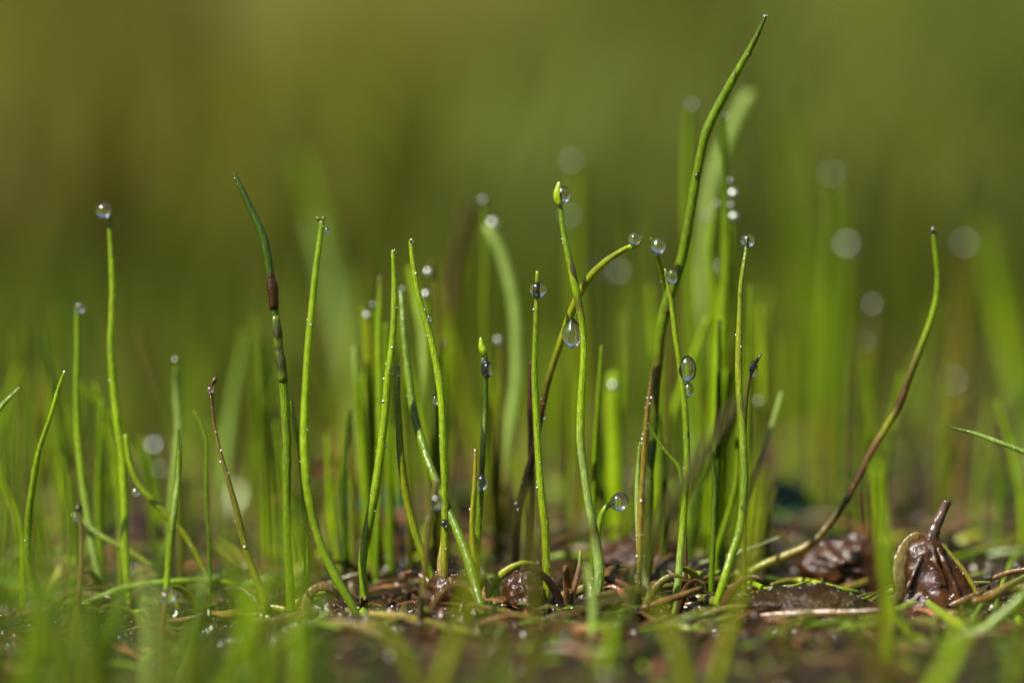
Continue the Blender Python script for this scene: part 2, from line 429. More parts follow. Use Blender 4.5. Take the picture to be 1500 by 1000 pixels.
# tall slender with drop (left)
shoot([(159, 312, 7), (162, 360, 9), (164, 430, 10), (161, 500, 11), (165, 565, 13), (171, 620, 14), (178, 680, 14), (182, 740, 13), (184, 800, 13), (187, 845, 12)],
      F + .007, [(0, G), (.2, GL), (1, GL)], 'tall slender pale green shoot carrying a drop left of its blunt tip', beads=10, pointed=False)
shoot([(113, 452, 7), (113, 500, 9), (111, 560, 11), (112, 620, 12), (118, 680, 13), (126, 735, 14), (134, 785, 14), (142, 830, 12), (150, 866, 10)],
      F + .010, [(0, G), (.4, GL), (.8, PALE), (1, PALE)], 'slim yellowish green shoot with pale mottled foot and a bead on its tip', beads=12, pointed=False)
# u shaped one
shoot([(94, 546, 4), (87, 565, 7), (76, 600, 8), (63, 640, 9), (53, 680, 11), (46, 735, 12), (42, 790, 14), (44, 832, 15), (55, 862, 15), (80, 881, 15), (115, 885, 14), (150, 874, 14), (190, 860, 13), (240, 853, 12), (300, 850, 11), (345, 858, 10)],
      F + .001, [(0, GL), (.3, G), (.6, G), (1, GL)], 'curved green shoot whose foot bends into a U and lies along the mud', beads=36, dd=0.006)
shoot([(262, 630, 5), (261, 670, 9), (260, 710, 10), (255, 750, 12), (250, 790, 13), (246, 830, 12), (243, 870, 10), (239, 912, 9)],
      F - .005, [(0, GD), (.15, G), (.3, PALE), (.45, G), (.7, GL), (.8, RD), (1, RD)], 'short green shoot with a reddish foot and a pale streak painted as shine', beads=14)  # pale stretch in the ramp paints a wet highlight
shoot([(116, 752, 6), (118, 785, 6), (117, 820, 7), (115, 860, 7), (111, 900, 8), (107, 938, 9)],
      F - .007, [(0, OL), (.3, ST), (.5, (.26, .12, .035)), (1, (.24, .085, .03))], 'thin orange brown stalk with a frayed dark tip beside the U-bent shoot', beads=14, parts=withered_tip(DK, 0, 9, -1, -10))
shoot([(310, 566, 5), (311, 590, 6), (315, 625, 6), (321, 660, 7), (332, 700, 8), (343, 740, 11), (350, 772, 13), (362, 815, 12), (378, 855, 12)],
      F + .002, [(0, BR), (.2, (.15, .11, .03)), (.45, (.17, .16, .015)), (1, GY)], 'thin yellow brown shoot with a hooked brown tip and glassy beads', beads=30, bead_r=(.00004, .00013), parts=withered_tip(BR, 0, 7, 7, -12))
# pair in the middle left
shoot([(576, 369, 7), (577, 410, 9), (577, 450, 11), (575, 495, 11), (570, 548, 12), (565, 610, 13), (557, 668, 15), (548, 725, 16), (538, 775, 16), (531, 820, 15), (532, 862, 14)],
      F + .001, [(0, GL), (.4, GL), (1, G)], 'upright green shoot covered in bright water beads beside the left-leaning pointed one', beads=110, bead_r=(.00004, .00011))
shoot([(601, 354, 6), (605, 385, 9), (612, 425, 10), (622, 460, 11), (633, 500, 11), (642, 545, 12), (648, 600, 12), (650, 660, 13), (651, 720, 12), (651, 780, 12), (650, 840, 13)],
      F, [(0, GL), (.6, GL), (.8, GY), (.9, (.16, .10, .02)), (1, BR)], 'pointed green shoot leaning left with a pinhead drop on its tip', beads=60)
shoot([(588, 432, 9), (592, 490, 12), (598, 545, 14), (606, 600, 14), (618, 650, 14), (632, 690, 14), (652, 735, 15), (672, 778, 16), (687, 820, 16), (697, 860, 15), (704, 885, 14)],
      F + .006, [(0, G), (1, G)], 'smooth fresh green shoot sweeping right to its foot behind the beaded pair', beads=12, dd=-0.009)
shoot([(583, 540, 8), (583, 590, 10), (585, 640, 12), (589, 690, 13), (597, 740, 14), (608, 780, 14), (622, 820, 14), (638, 855, 13), (648, 880, 12)],
      F + .002, [(0, G), (.5, GY), (1, G)], 'yellow green shoot curving right low down, a small knob on its side', beads=24)
shoot([(556, 408, 6), (555, 450, 8), (554, 510, 9), (555, 580, 11), (557, 650, 12), (556, 720, 12), (552, 800, 12)],
      F + .012, [(0, OL), (.1, GL), (1, G)], 'straight thin shoot just left of the bead-covered shoot', beads=8)
# small one with drops
shoot([(711, 520, 7), (711, 548, 9), (711, 585, 9), (710, 620, 9), (708, 660, 10), (706, 700, 11), (703, 745, 12), (700, 800, 12)],
      F + .003, [(0, GD), (.2, GD), (.3, PALE), (.42, GD), (.6, G), (1, G)], 'short dark green shoot with a bright yellow bud tip and a cluster of drops', beads=10,
      parts=lambda root, base, dense: link('bud', tube_mesh('bud', catmull([(P(711, 524, F + .003), .00010), (P(708, 514, F + .003), .00030), (P(705, 505, F + .003), .00022), (P(704, 494, F + .003), .00004)], .0001), [(0, GL), (1, (.3, .42, .01))], M_SHOOT, base), root))
shoot([(697, 660, 4), (696, 690, 7), (694, 720, 8), (692, 755, 9), (692, 790, 10), (698, 840, 10)],
      F - .001, [(0, YE), (.3, GY), (1, GY)], 'short yellow green spike with gold beads beside the bud-tipped shoot', beads=46)
# middle
shoot([(787, 400, 6), (787, 440, 8), (785, 500, 10), (785, 560, 12), (787, 620, 12), (789, 670, 13), (793, 720, 13), (799, 770, 14), (801, 830, 14), (800, 880, 14)],
      F, [(0, GY), (.2, G), (.6, GL), (1, GY)], 'straight green shoot passing through a round drop near its tip', beads=50)
refracted_col = (.33, .46, .012)
def refracted_tip(points, dz=-.0002):  # solid 'bud' lobe added for the stem tip refracted in the drop
    def f(root, base, dense):
        pts = [(P(x, y, F + dz), wd * .5 * PXM) for x, y, wd in points]
        link('bud', tube_mesh('bud', catmull(pts, .00008), [(0, refracted_col), (1, refracted_col)], M_SHOOT, base, sides=16, wob=.03, flat=.8), root)
    return f
shoot([(821, 296, 6), (824, 322, 8), (829, 350, 9), (835, 385, 11), (842, 415, 13), (848, 445, 13), (854, 480, 12), (856, 520, 12), (854, 560, 13), (852, 610, 14), (853, 655, 14), (859, 710, 14), (866, 760, 15), (873, 800, 17), (876, 840, 18), (872, 890, 18)],
      F, [(0, G), (.22, GL), (.25, OL), (.3, GL), (.5, GL), (.62, PALE), (.74, PALE), (.78, OL), (.84, PALE), (1, PALE)], 'green shoot with a half-round lobe added as its refracted tip and drop on top, pale silvery lower half', beads=70,
      parts=many(refracted_tip([(821, 301, 3), (819, 298, 9), (817, 290, 13), (817, 281, 12), (818, 272, 7), (819, 266, 2)]), band(.17, .25, (.05, .04, .01), 1.06, 'scar', 'dark flaky scar')))
shoot([(920, 362, 8), (905, 371, 10), (888, 383, 12), (868, 402, 13), (850, 428, 14), (838, 455, 14), (827, 485, 13), (815, 520, 12), (803, 558, 12), (795, 590, 11), (788, 625, 11), (781, 665, 12), (772, 705, 13), (763, 745, 14), (757, 790, 14), (755, 840, 14)],
      F - .0007, [(0, GY), (.3, GY), (.42, OL), (.5, BR), (.6, DK), (1, DK)], 'shoot arching right across its neighbour, dark brown below, tipped by a drop', beads=50, dd=.008,
      parts=many(refracted_tip([(920, 362, 5), (928, 360, 10), (935, 355, 9), (940, 346, 2)], -.0009), band(.05, .1, BR, 1.05, 'scar', 'brown fleck')))
shoot([(778, 532, 6), (777, 570, 8), (777, 620, 9), (778, 680, 10), (776, 740, 10), (773, 820, 10)], F + .006, [(0, (.07, .02, .012)), (1, DK)], 'thin dark purplish dead stalk behind the drop-pierced shoot')
# right of middle
shoot([(954, 350, 4), (960, 368, 7), (968, 392, 9), (974, 420, 9), (975, 450, 9), (970, 490, 10), (962, 540, 10), (956, 600, 10), (950, 680, 11), (948, 780, 12)],
      F + .003, [(0, G), (.3, G), (.5, GD), (1, OL)], 'thin pointed shoot with a big drop resting on its right flank', beads=8, dd=.006)
shoot([(975, 396, 4), (978, 415, 6), (983, 445, 8), (989, 485, 9), (995, 530, 9), (1000, 575, 10), (1004, 620, 10), (1006, 670, 11), (1004, 725, 12), (1000, 775, 13), (995, 815, 13), (992, 850, 13)],
      F - .002, [(0, GY), (.2, GL), (.5, G), (.7, GL), (.85, PALE), (1, G)], 'slender shoot strung with one drop at its tip and two on its side', beads=30,
      parts=band(.47, .5, DK, 1.15, 'scar', 'dark speck'))
shoot([(1095, 352, 6), (1091, 385, 8), (1086, 425, 9), (1083, 470, 10), (1082, 530, 11), (1083, 585, 12), (1087, 640, 13), (1089, 690, 14), (1087, 735, 15), (1080, 780, 15), (1069, 815, 15), (1059, 850, 15)],
      F + .001, [(0, G), (.3, GY), (.6, G), (1, GL)], 'green shoot standing inside a round drop at its tip, foot curving left', beads=36, dd=-.004)
shoot([(957, 535, 4), (953, 555, 6), (948, 590, 8), (945, 635, 9), (943, 690, 9), (941, 740, 10), (938, 790, 10), (936, 830, 10)],
      F - .003, [(0, (.11, .075, .008)), (.5, YE), (1, YE)], 'golden brown shoot rough with beads, pressed against a pale stem', beads=90, bead_r=(.00004, .0001))
shoot([(938, 650, 6), (935, 690, 9), (934, 740, 10), (937, 790, 12), (942, 830, 14), (948, 860, 14)], F, [(0, G), (.3, PALE), (.7, (.36, .38, .14)), (1, PALE)], 'pale whitish stem right behind the golden brown shoot', beads=30)
shoot([(1114, 519, 4), (1108, 530, 6), (1101, 545, 7), (1095, 570, 7), (1092, 600, 7), (1091, 640, 7), (1091, 700, 7)],
      F + .001, [(0, OL), (.3, (.05, .045, .01)), (1, OL)], 'thin dark hooked stalk hugging the shoot beside it, droplets under its hook', beads=16)
shoot([(1144, 576, 6), (1138, 600, 8), (1129, 630, 9), (1117, 662, 9), (1106, 695, 9), (1097, 730, 9), (1086, 775, 9), (1075, 820, 9)],
      F + .012, [(0, PALE), (.2, PALE), (.4, (.2, .12, .07)), (.6, PALE), (1, G)], 'soft whitish shoot leaning right with a brownish pink stretch', beads=6)
shoot([(1367, 338, 7), (1370, 365, 9), (1374, 400, 10), (1373, 435, 11), (1364, 470, 12), (1352, 500, 12), (1339, 530, 13), (1327, 560, 14), (1314, 595, 14), (1297, 625, 13), (1280, 655, 13), (1262, 690, 11), (1243, 725, 11), (1222, 757, 12), (1200, 785, 13), (1178, 802, 14), (1150, 814, 14), (1120, 826, 13), (1098, 838, 12)],
      F + .006, [(0, G), (.2, GL), (.3, OL), (.4, BR), (.44, GY), (.5, (.16, .08, .03)), (.58, BR), (.68, (.08, .06, .01)), (.8, YE), (1, GL)], 'long shoot curving right with brown joints, its foot lying over the litter', beads=12, pointed=False, dd=.002,
      parts=many(band(.355, .385, (.08, .02, .012), 1.15, 'joint', 'reddish brown joint')))
shoot([(1387, 624, 2), (1400, 628, 5), (1425, 634, 7), (1455, 645, 8), (1485, 656, 8), (1515, 670, 9), (1545, 700, 10), (1565, 760, 11), (1575, 830, 11)],
      F, [(0, GD), (.15, PALE), (.5, G), (1, G)], 'thin pale-edged shoot lying almost level with a needle point', beads=30)
shoot([(949, 622, 3), (958, 636, 5), (970, 655, 6), (982, 670, 6), (993, 682, 7), (1000, 710, 7), (1003, 770, 7)], F + .002, [(0, G), (.5, G), (.7, (.12, .05, .02)), (1, BR)], 'tiny needle shoot slanting between stems with a brown foot', beads=6)
shoot([(1044, 662, 5), (1046, 690, 8), (1048, 720, 9), (1046, 760, 9), (1044, 810, 10)], F + .003, [(0, GD), (1, G)], 'short dark green blade between the drop-strung shoot and the slanting dark stem')
shoot([(285, 603, 4), (295, 620, 6), (303, 650, 6), (302, 690, 6), (303, 740, 7), (305, 800, 7)], F + .006, [(0, G), (1, GD)], 'thin hooked green blade beside the hook-tipped yellow brown shoot')
shoot([(28, 568, 4), (14, 582, 7), (0, 597, 8), (-20, 625, 9), (-40, 700, 10), (-50, 800, 11)], F - .004, [(0, G), (1, G)], 'green blade tip reaching in at the picture edge beside the U-bent shoot'.replace('in at the picture edge ', 'up '))
shoot([(184, 640, 9), (190, 678, 9), (203, 710, 10), (225, 735, 11), (248, 758, 11), (272, 785, 10), (288, 812, 9), (300, 838, 8)], F + .007, [(0, GL), (.5, GY), (.8, GY), (.85, RD), (1, RD)], 'slanting green stem with a red end leaning on the tall slender shoot', beads=10)
shoot([(110, 755, 8), (150, 785, 9), (185, 805, 10), (215, 825, 9), (240, 845, 9)], F + .009, [(0, PALE), (.6, GY), (1, GL)], 'pale thin stem slanting down across the mottled foot', beads=6, name='fallen_stem', cat='stem')
shoot([(428, 590, 6), (433, 625, 8), (439, 670, 9), (444, 720, 10), (447, 780, 10), (449, 850, 10)], F + .001, [(0, GL), (1, G)], 'rough green blade squeezed between two taller shoots', beads=40)
shoot([(640, 705, 14), (632, 745, 14), (626, 790, 13), (622, 840, 12), (618, 890, 11)], F - .010, [(0, OL), (1, (.13, .085, .012))], 'soft olive stem crossing in front of the curved green shoots', beads=4)
shoot([(650, 770, 9), (650, 800, 13), (648, 825, 18), (652, 850, 22)], F + .001, [(0, GY), (.4, ST), (.6, (.1, .03, .008)), (1, (.08, .022, .006))], 'stubby stem rising from the wet reddish brown clod', beads=26, mat=M_LITTER)
shoot([(1078, 592, 16), (1048, 640, 22), (1015, 690, 24), (985, 735, 24), (958, 785, 22), (936, 840, 20), (920, 890, 18), (912, 920, 16)], F - .030, [(0, (.05, .035, .006)), (.3, (.06, .06, .006)), (.6, (.06, .075, .005)), (1, GD)], 'blurred dark olive blade slanting right in front of the sharp shoots', mat=M_BLUR)
shoot([(1530, 840, 16), (1500, 872, 17), (1465, 905, 18), (1425, 932, 18), (1385, 946, 17), (1345, 935, 15), (1315, 905, 14), (1302, 870, 12)], ground_depth(938), [(0, G), (1, GL)], 'curved green stem lying in a shallow bow before the brown stump', ground=False, name='fallen_stem', cat='stem')
shoot([(850, 808, 5), (849, 825, 7), (845, 845, 9), (840, 865, 9), (836, 890, 8)], F - .001, [(0, PALE), (.3, (.2, .1, .06)), (1, (.16, .06, .03))], 'short pinkish brown dead stalk at the foot of the silvery shoot', beads=12)

# ------------------------------------------------------------------ drops on the sharp shoots
water_drop(152, 308, F + .0065, 11, 'drop clinging left of the tip of the tall slender pale shoot', stretch=1.1)
water_drop(117, 450, F + .0095, 8, 'small drop on the tip of the slim mottled-foot shoot')
water_drop(824, 285, F + .0001, 11.5, 'drop cupped against the right side of the lobe added as the refracted tip', stretch=1.1)
water_drop(930, 350, F - .0012, 10, 'drop at the very tip of the arching shoot')
water_drop(838, 487, F + .0004, 15, 'large sagging drop hung between the two crossing shoots', stretch=1.5, tear=.55)
water_drop(788, 424, F - .0001, 12, 'round drop pierced by the straight green shoot')
water_drop(964, 360, F + .0028, 11.5, 'drop on the right flank of the thin pointed shoot', stretch=1.05)
water_drop(984, 405, F - .0022, 9, 'upright oval drop at the tip of the drop-strung shoot', stretch=1.28)
water_drop(1007, 540, F - .002, 13, 'large striped drop halfway down the drop-strung shoot', stretch=1.5, tear=.12)
water_drop(1008, 571, F - .0018, 8.5, 'smaller drop just below the large striped one', stretch=1.25)
water_drop(1095, 352, F + .001, 10.5, 'round drop enclosing the tip of the foot-curving shoot')
water_drop(1104, 540, F + .0008, 6.5, 'slim drop under the hook of the thin dark stalk', stretch=1.9)
water_drop(714, 541, F + .0026, 9.5, 'drop on the short shoot just below its yellow bud', stretch=1.25)
water_drop(708, 527, F + .0026, 5, 'little drop between the yellow bud and the larger drop')
water_drop(706, 706, F + .0015, 9, 'drop wedged between the yellow green spike and its neighbour', stretch=1.3)
water_drop(603, 352, F - .0002, 3.4, 'pinhead drop on the tip of the left-leaning pointed shoot')
water_drop(578, 369, F + .001, 3.4, 'pinhead drop on the tip of the bead-covered shoot')
water_drop(629, 466, F - .0002, 4.2, 'tiny drop on the right side of the left-leaning pointed shoot', stretch=1.3)
water_drop(638, 586, F + .0001, 5, 'dark little drop on the left side of the left-leaning pointed shoot', stretch=1.5)
water_drop(479, 337, F - .0028, 5, 'small drop hanging right of the ragged crown')
water_drop(907, 734, F + .0012, 13, 'large clear drop on a short bent blade beside the golden shoot', lean=.9, stretch=1.1)
shoot([(902, 735, 6), (890, 741, 9), (881, 752, 9), (876, 775, 9), (874, 810, 9)], F + .002, [(0, GL), (1, G)], 'short bent blade holding up a large clear drop')
water_drop(640, 735, F - .0105, 9, 'bright drop where the olive stem crosses the curved shoots', stretch=1.3)
water_drop(651, 766, F - .0005, 6, 'small bright drop beneath the crossing of the olive stem')
water_drop(246, 872, F - .0075, 15, 'broad flat drop on the reddish foot of the short shoot', stretch=.7)
water_drop(308, 570, F + .0015, 5.5, 'amber drop under the hooked brown tip')
water_drop(113, 757, F - .0068, 7, 'dark drop at the frayed tip of the orange brown stalk')
water_drop(1367, 338, F + .006, 5, 'white bead on the tip of the long jointed shoot', stretch=1.3)
water_drop(794, 607, F + .0045, 6, 'purplish drop on the dark lower part of the arching shoot', stretch=1.4)
water_drop(199, 720, F + .006, 7, 'bright drop on the slanting red-ended stem')
water_drop(1021, 258, F + .0031, 3.5, 'tiny bead on the flank of the tallest shoot', stretch=1.2)

# ------------------------------------------------------------------ blurred shoots traced from the picture, with drops
BG = 'out-of-focus shoots standing behind the sharp ones'
CN = {}
def bgl(c, hgt, z):
    cn = {G: 'mid green', GD: 'dark green', GL: 'light green', GY: 'yellow green', OL: 'olive brown', YE: 'straw yellow', PALE: 'pale green', DK: 'dark'}.get(c, 'brownish')
    return '%s %s blurred shoot %s' % ('tall' if hgt > 18 else 'short' if hgt < 11 else 'middling', cn,
        'close behind the sharp row' if z < 35 else 'some way behind the sharp row' if z < 100 else 'far behind the sharp row')
def bz(d): return F + d * MM
traced = [  # points (px,py,w), depth behind (mm), colours, drop list (px,py,r), label
 ([(715, 335, 16), (730, 362, 18), (745, 405, 19), (755, 455, 20), (758, 510, 20), (757, 560, 20), (748, 620, 20), (740, 690, 20), (735, 770, 20)], 26, [(0, PALE), (.6, PALE), (.8, YE), (1, OL)], [(722, 327, 10), (708, 294, 8)], 'thick pale blurred shoot bending left at the top under two drops'),
 ([(1096, 142, 22), (1078, 178, 24), (1058, 225, 24), (1042, 280, 24), (1034, 340, 24), (1030, 420, 24), (1026, 520, 24)], 38, [(0, PALE), (1, PALE)], [], 'broad pale blurred shoot bending right behind the tallest shoot'),
 ([(1056, 168, 8), (1058, 220, 10), (1062, 290, 13), (1064, 370, 18), (1060, 450, 22), (1056, 540, 24), (1052, 640, 24)], 17, [(0, GD), (.3, G), (.5, GL), (1, G)], [(1074, 284, 10), (1075, 318, 10), (1064, 172, 5), (1070, 266, 6), (1071, 301, 6)], 'blurred bright green shoot with two drops on its right side'),
 ([(1010, 165, 12), (1008, 220, 14), (1007, 300, 16), (1012, 420, 18), (1020, 560, 20)], 34, [(0, G), (1, G)], [(1015, 155, 9), (1037, 318, 9)], None),
 ([(1048, 300, 10), (1040, 360, 14), (1046, 430, 18), (1050, 520, 20), (1046, 620, 20)], 22, [(0, G), (1, GL)], [(1050, 300, 7)], None),
 ([(1070, 385, 16), (1074, 450, 20), (1072, 540, 22), (1066, 640, 22)], 38, [(0, GL), (1, G)], [(1060, 393, 12)], None),
 ([(846, 245, 12), (844, 330, 16), (846, 430, 18), (852, 560, 20)], 60, [(0, G), (1, GY)], [(838, 238, 10), (836, 318, 10)], None),
 ([(912, 405, 10), (908, 480, 13), (900, 560, 16), (896, 640, 18)], 62, [(0, OL), (1, G)], [(908, 400, 12), (876, 395, 12)], None),
 ([(898, 552, 18), (897, 600, 26), (900, 660, 28), (904, 740, 28)], 24, [(0, GL), (1, GL)], [(898, 565, 10)], 'stout blurred bright shoot with a brilliant drop on its blunt top'),
 ([(690, 300, 10), (676, 345, 14), (668, 380, 14), (660, 440, 16), (655, 520, 18)], 46, [(0, DK), (.2, BR), (.3, (.12, .05, .03)), (.4, G), (1, G)], [], 'blurred dark shoot with a pinkish brown joint behind the left-leaning one'),
 ([(632, 385, 9), (640, 430, 10), (642, 500, 12), (640, 600, 14)], 16, [(0, OL), (1, G)], [(627, 398, 8), (624, 431, 8)], None),
 ([(601, 395, 12), (612, 440, 20), (622, 480, 22), (628, 560, 22)], 22, [(0, GL), (.3, PALE), (1, G)], [(647, 504, 9)], None),
 ([(538, 470, 10), (540, 530, 14), (544, 620, 16), (548, 700, 16)], 17, [(0, GY), (1, G)], [(537, 462, 7), (547, 447, 6)], None),
 ([(520, 512, 8), (524, 570, 12), (530, 640, 14), (536, 720, 14)], 16, [(0, PALE), (.2, G), (1, GL)], [], None),
 ([(566, 480, 10), (568, 560, 14), (570, 660, 14)], 15, [(0, G), (1, G)], [(590, 424, 5)], None),
 ([(735, 500, 9), (736, 580, 11), (732, 660, 12)], 20, [(0, OL), (1, OL)], [(729, 498, 7)], None),
 ([(257, 545, 12), (259, 580, 13), (262, 630, 14), (255, 700, 14)], 15, [(0, GD), (.15, PALE), (1, G)], [(257, 527, 6)], 'soft pale shoot with a dark tip behind the red-footed one'),
 ([(1219, 262, 12), (1222, 340, 16), (1216, 450, 20), (1212, 560, 22)], 66, [(0, G), (1, G)], [(1219, 257, 10), (1242, 360, 13)], None),
 ([(1280, 452, 10), (1276, 520, 13), (1270, 600, 16)], 52, [(0, (.12, .09, .05)), (.2, OL), (1, G)], [(1279, 447, 9)], None),
 ([(1268, 508, 10), (1270, 560, 14), (1268, 640, 16)], 55, [(0, GY), (1, OL)], [(1267, 503, 10)], None),
 ([(1415, 365, 12), (1410, 450, 16), (1404, 560, 20)], 72, [(0, OL), (1, YE)], [(1415, 358, 11), (1398, 560, 12)], None),
 ([(1163, 150, 14), (1168, 250, 20), (1180, 380, 26), (1196, 520, 30)], 110, [(0, G), (1, G)], [], None),
 ([(1146, 180, 14), (1160, 300, 22), (1176, 460, 26), (1190, 600, 26)], 125, [(0, GL), (1, G)], [], None),
 ([(1186, 330, 16), (1196, 430, 22), (1204, 560, 26)], 85, [(0, G), (1, GL)], [], None),
 ([(1230, 300, 14), (1226, 420, 18), (1222, 560, 22)], 90, [(0, GL), (1, GL)], [], None),
 ([(1438, 330, 14), (1458, 420, 22), (1480, 520, 28), (1502, 600, 30)], 90, [(0, G), (.5, GL), (1, PALE)], [], None),
 ([(1462, 360, 14), (1482, 460, 20), (1512, 570, 26)], 80, [(0, G), (1, GL)], [], None),
 ([(440, 235, 16), (462, 300, 24), (486, 390, 30), (508, 480, 32), (526, 570, 32)], 105, [(0, G), (.3, G), (.5, PALE), (1, PALE)], [], 'very soft pale green streak of a shoot leaning left behind the crowned shoot'),
 ([(462, 330, 14), (488, 430, 24), (512, 540, 28)], 90, [(0, PALE), (1, PALE)], [], None),
 ([(360, 490, 10), (350, 540, 14), (338, 610, 16), (330, 700, 16)], 40, [(0, G), (.5, PALE), (1, G)], [], None),
 ([(224, 650, 14), (222, 700, 16), (230, 770, 16)], 42, [(0, GD), (1, G)], [(228, 655, 17), (236, 688, 8)], None),
 ([(120, 565, 8), (150, 600, 9), (178, 628, 10), (210, 680, 10), (222, 760, 10)], 20, [(0, G), (1, GD)], [], None),
 ([(388, 500, 12), (392, 570, 14), (394, 660, 16)], 36, [(0, G), (1, GL)], [], None),
 ([(1112, 592, 8), (1114, 640, 10), (1112, 700, 12)], 28, [(0, OL), (1, G)], [(1112, 588, 7)], None),
 ([(1066, 706, 10), (1064, 760, 12), (1062, 800, 12)], 26, [(0, G), (1, G)], [(1067, 702, 8)], None),
 ([(1410, 640, 30), (1400, 690, 34), (1390, 750, 34)], 95, [(0, GL), (1, GL)], [], None),
]
BRIGHT = {(722, 327), (1074, 284), (1075, 318), (898, 565), (627, 398), (537, 462), (624, 431)}
for pts, z, cols, drops, lab in traced:
    d = bz(z); cols0 = cols
    if z >= 80 and PALE not in [c_ for t_, c_ in cols]:
        pts = [(a, b, w_ * .62) for a, b, w_ in pts]; cols = [(t_, lerp3(c_, GD, .45)) for t_, c_ in cols]
    plain_shoot(pts, d, cols, lab or bgl(cols0[-1][1], (850 - pts[0][1]) / 20, z), None if lab else BG)
    for (x, y, r) in drops:
        # nearest point of the shoot: a drop must cling to it
        gap = 1e9
        for (ax_, ay_, aw), (bx_, by_, bw) in zip(pts, pts[1:]):
            t_ = max(0, min(1, ((x - ax_) * (bx_ - ax_) + (y - ay_) * (by_ - ay_)) / ((bx_ - ax_) ** 2 + (by_ - ay_) ** 2)))
            gap = min(gap, math.hypot(x - ax_ - t_ * (bx_ - ax_), y - ay_ - t_ * (by_ - ay_)) - aw * .35)
        if gap > r * .6:      # it sits on a thin shoot of its own
            sgn = 1 if x < 900 else -1
            plain_shoot([(x, y + 1, 6), (x + 3 * sgn, y + 70, 8), (x + 2 * sgn, y + 170, 10), (x + 8 * sgn, y + 280, 11)], d, [(0, G), (1, OL)], 'thin faint blurred shoot topped by a drop behind the sharp row', BG)
        water_drop(x, y, d - .0002, r * .72, 'blurred silvery drop clinging to an out-of-focus shoot behind', 'out-of-focus drops', glint_gloss=True, bright=(x, y) in BRIGHT)

# scattered blurred shoots further back
rnd = random.Random(5)
for i in range(205):
    z = rnd.choice((rnd.uniform(14, 50), rnd.uniform(20, 80), rnd.uniform(50, 130)))
    d = bz(z); x = rnd.uniform(-40, 1540)
    base_row = 500 + FPX * math.tan(math.atan(H / d) - TILT)
    if z < 35 and 1130 < x < 1240: continue
    dens = 0.5 + 0.9 * noise.noise(Vector((x * .006, z * .02, 4)))
    if rnd.random() > dens + .3: continue
    hgt = rnd.uniform(5, 15) + (rnd.uniform(0, 9) if rnd.random() < .3 else 0)
    hp = hgt * MM / d * FPX
    lean = rnd.uniform(-.25, .25); wd = rnd.uniform(9, 15) * F / d
    wdp = wd * .95
    tip = (x + lean * hp, base_row - hp)
    mid = (x + lean * hp * .35 + rnd.uniform(-8, 8), base_row - hp * .5)
    c = rnd.choice((G, GD, GL, GY, G, GL, OL, YE if z > 60 else G)) if z < 110 else rnd.choice((GD, OL, OL, G, GY, OL))
    plain_shoot([(*tip, wdp * .6), (*mid, wdp), (x, base_row - 5, wdp * 1.1)], d, [(0, c), (.7, c), (1, lerp3(c, OL, .5))], bgl(c, hgt, z), BG)

for i in range(30):
    x = rnd.uniform(945, 1110) if i < 17 else rnd.uniform(500, 660) if i < 24 else rnd.uniform(860, 930)
    z = rnd.uniform(7, 34); d = bz(z); base_row = 500 + FPX * math.tan(math.atan(H / d) - TILT)
    top = rnd.uniform(420, 700); lx = rnd.uniform(-30, 30); wd = rnd.uniform(7, 12)
    c = rnd.choice((G, GD, GL, GY, OL, G)); 
    plain_shoot([(x + lx, top, wd * .6), (x + lx * .6 + rnd.uniform(-8, 8), top * .6 + base_row * .4, wd), (x + rnd.uniform(-6, 6), top * .2 + base_row * .8, wd), (x, base_row - 4, wd)], d, [(0, c), (.7, c), (1, lerp3(c, BR, .6))], 'slender ' + bgl(c, (850 - top) / 20, z), BG)

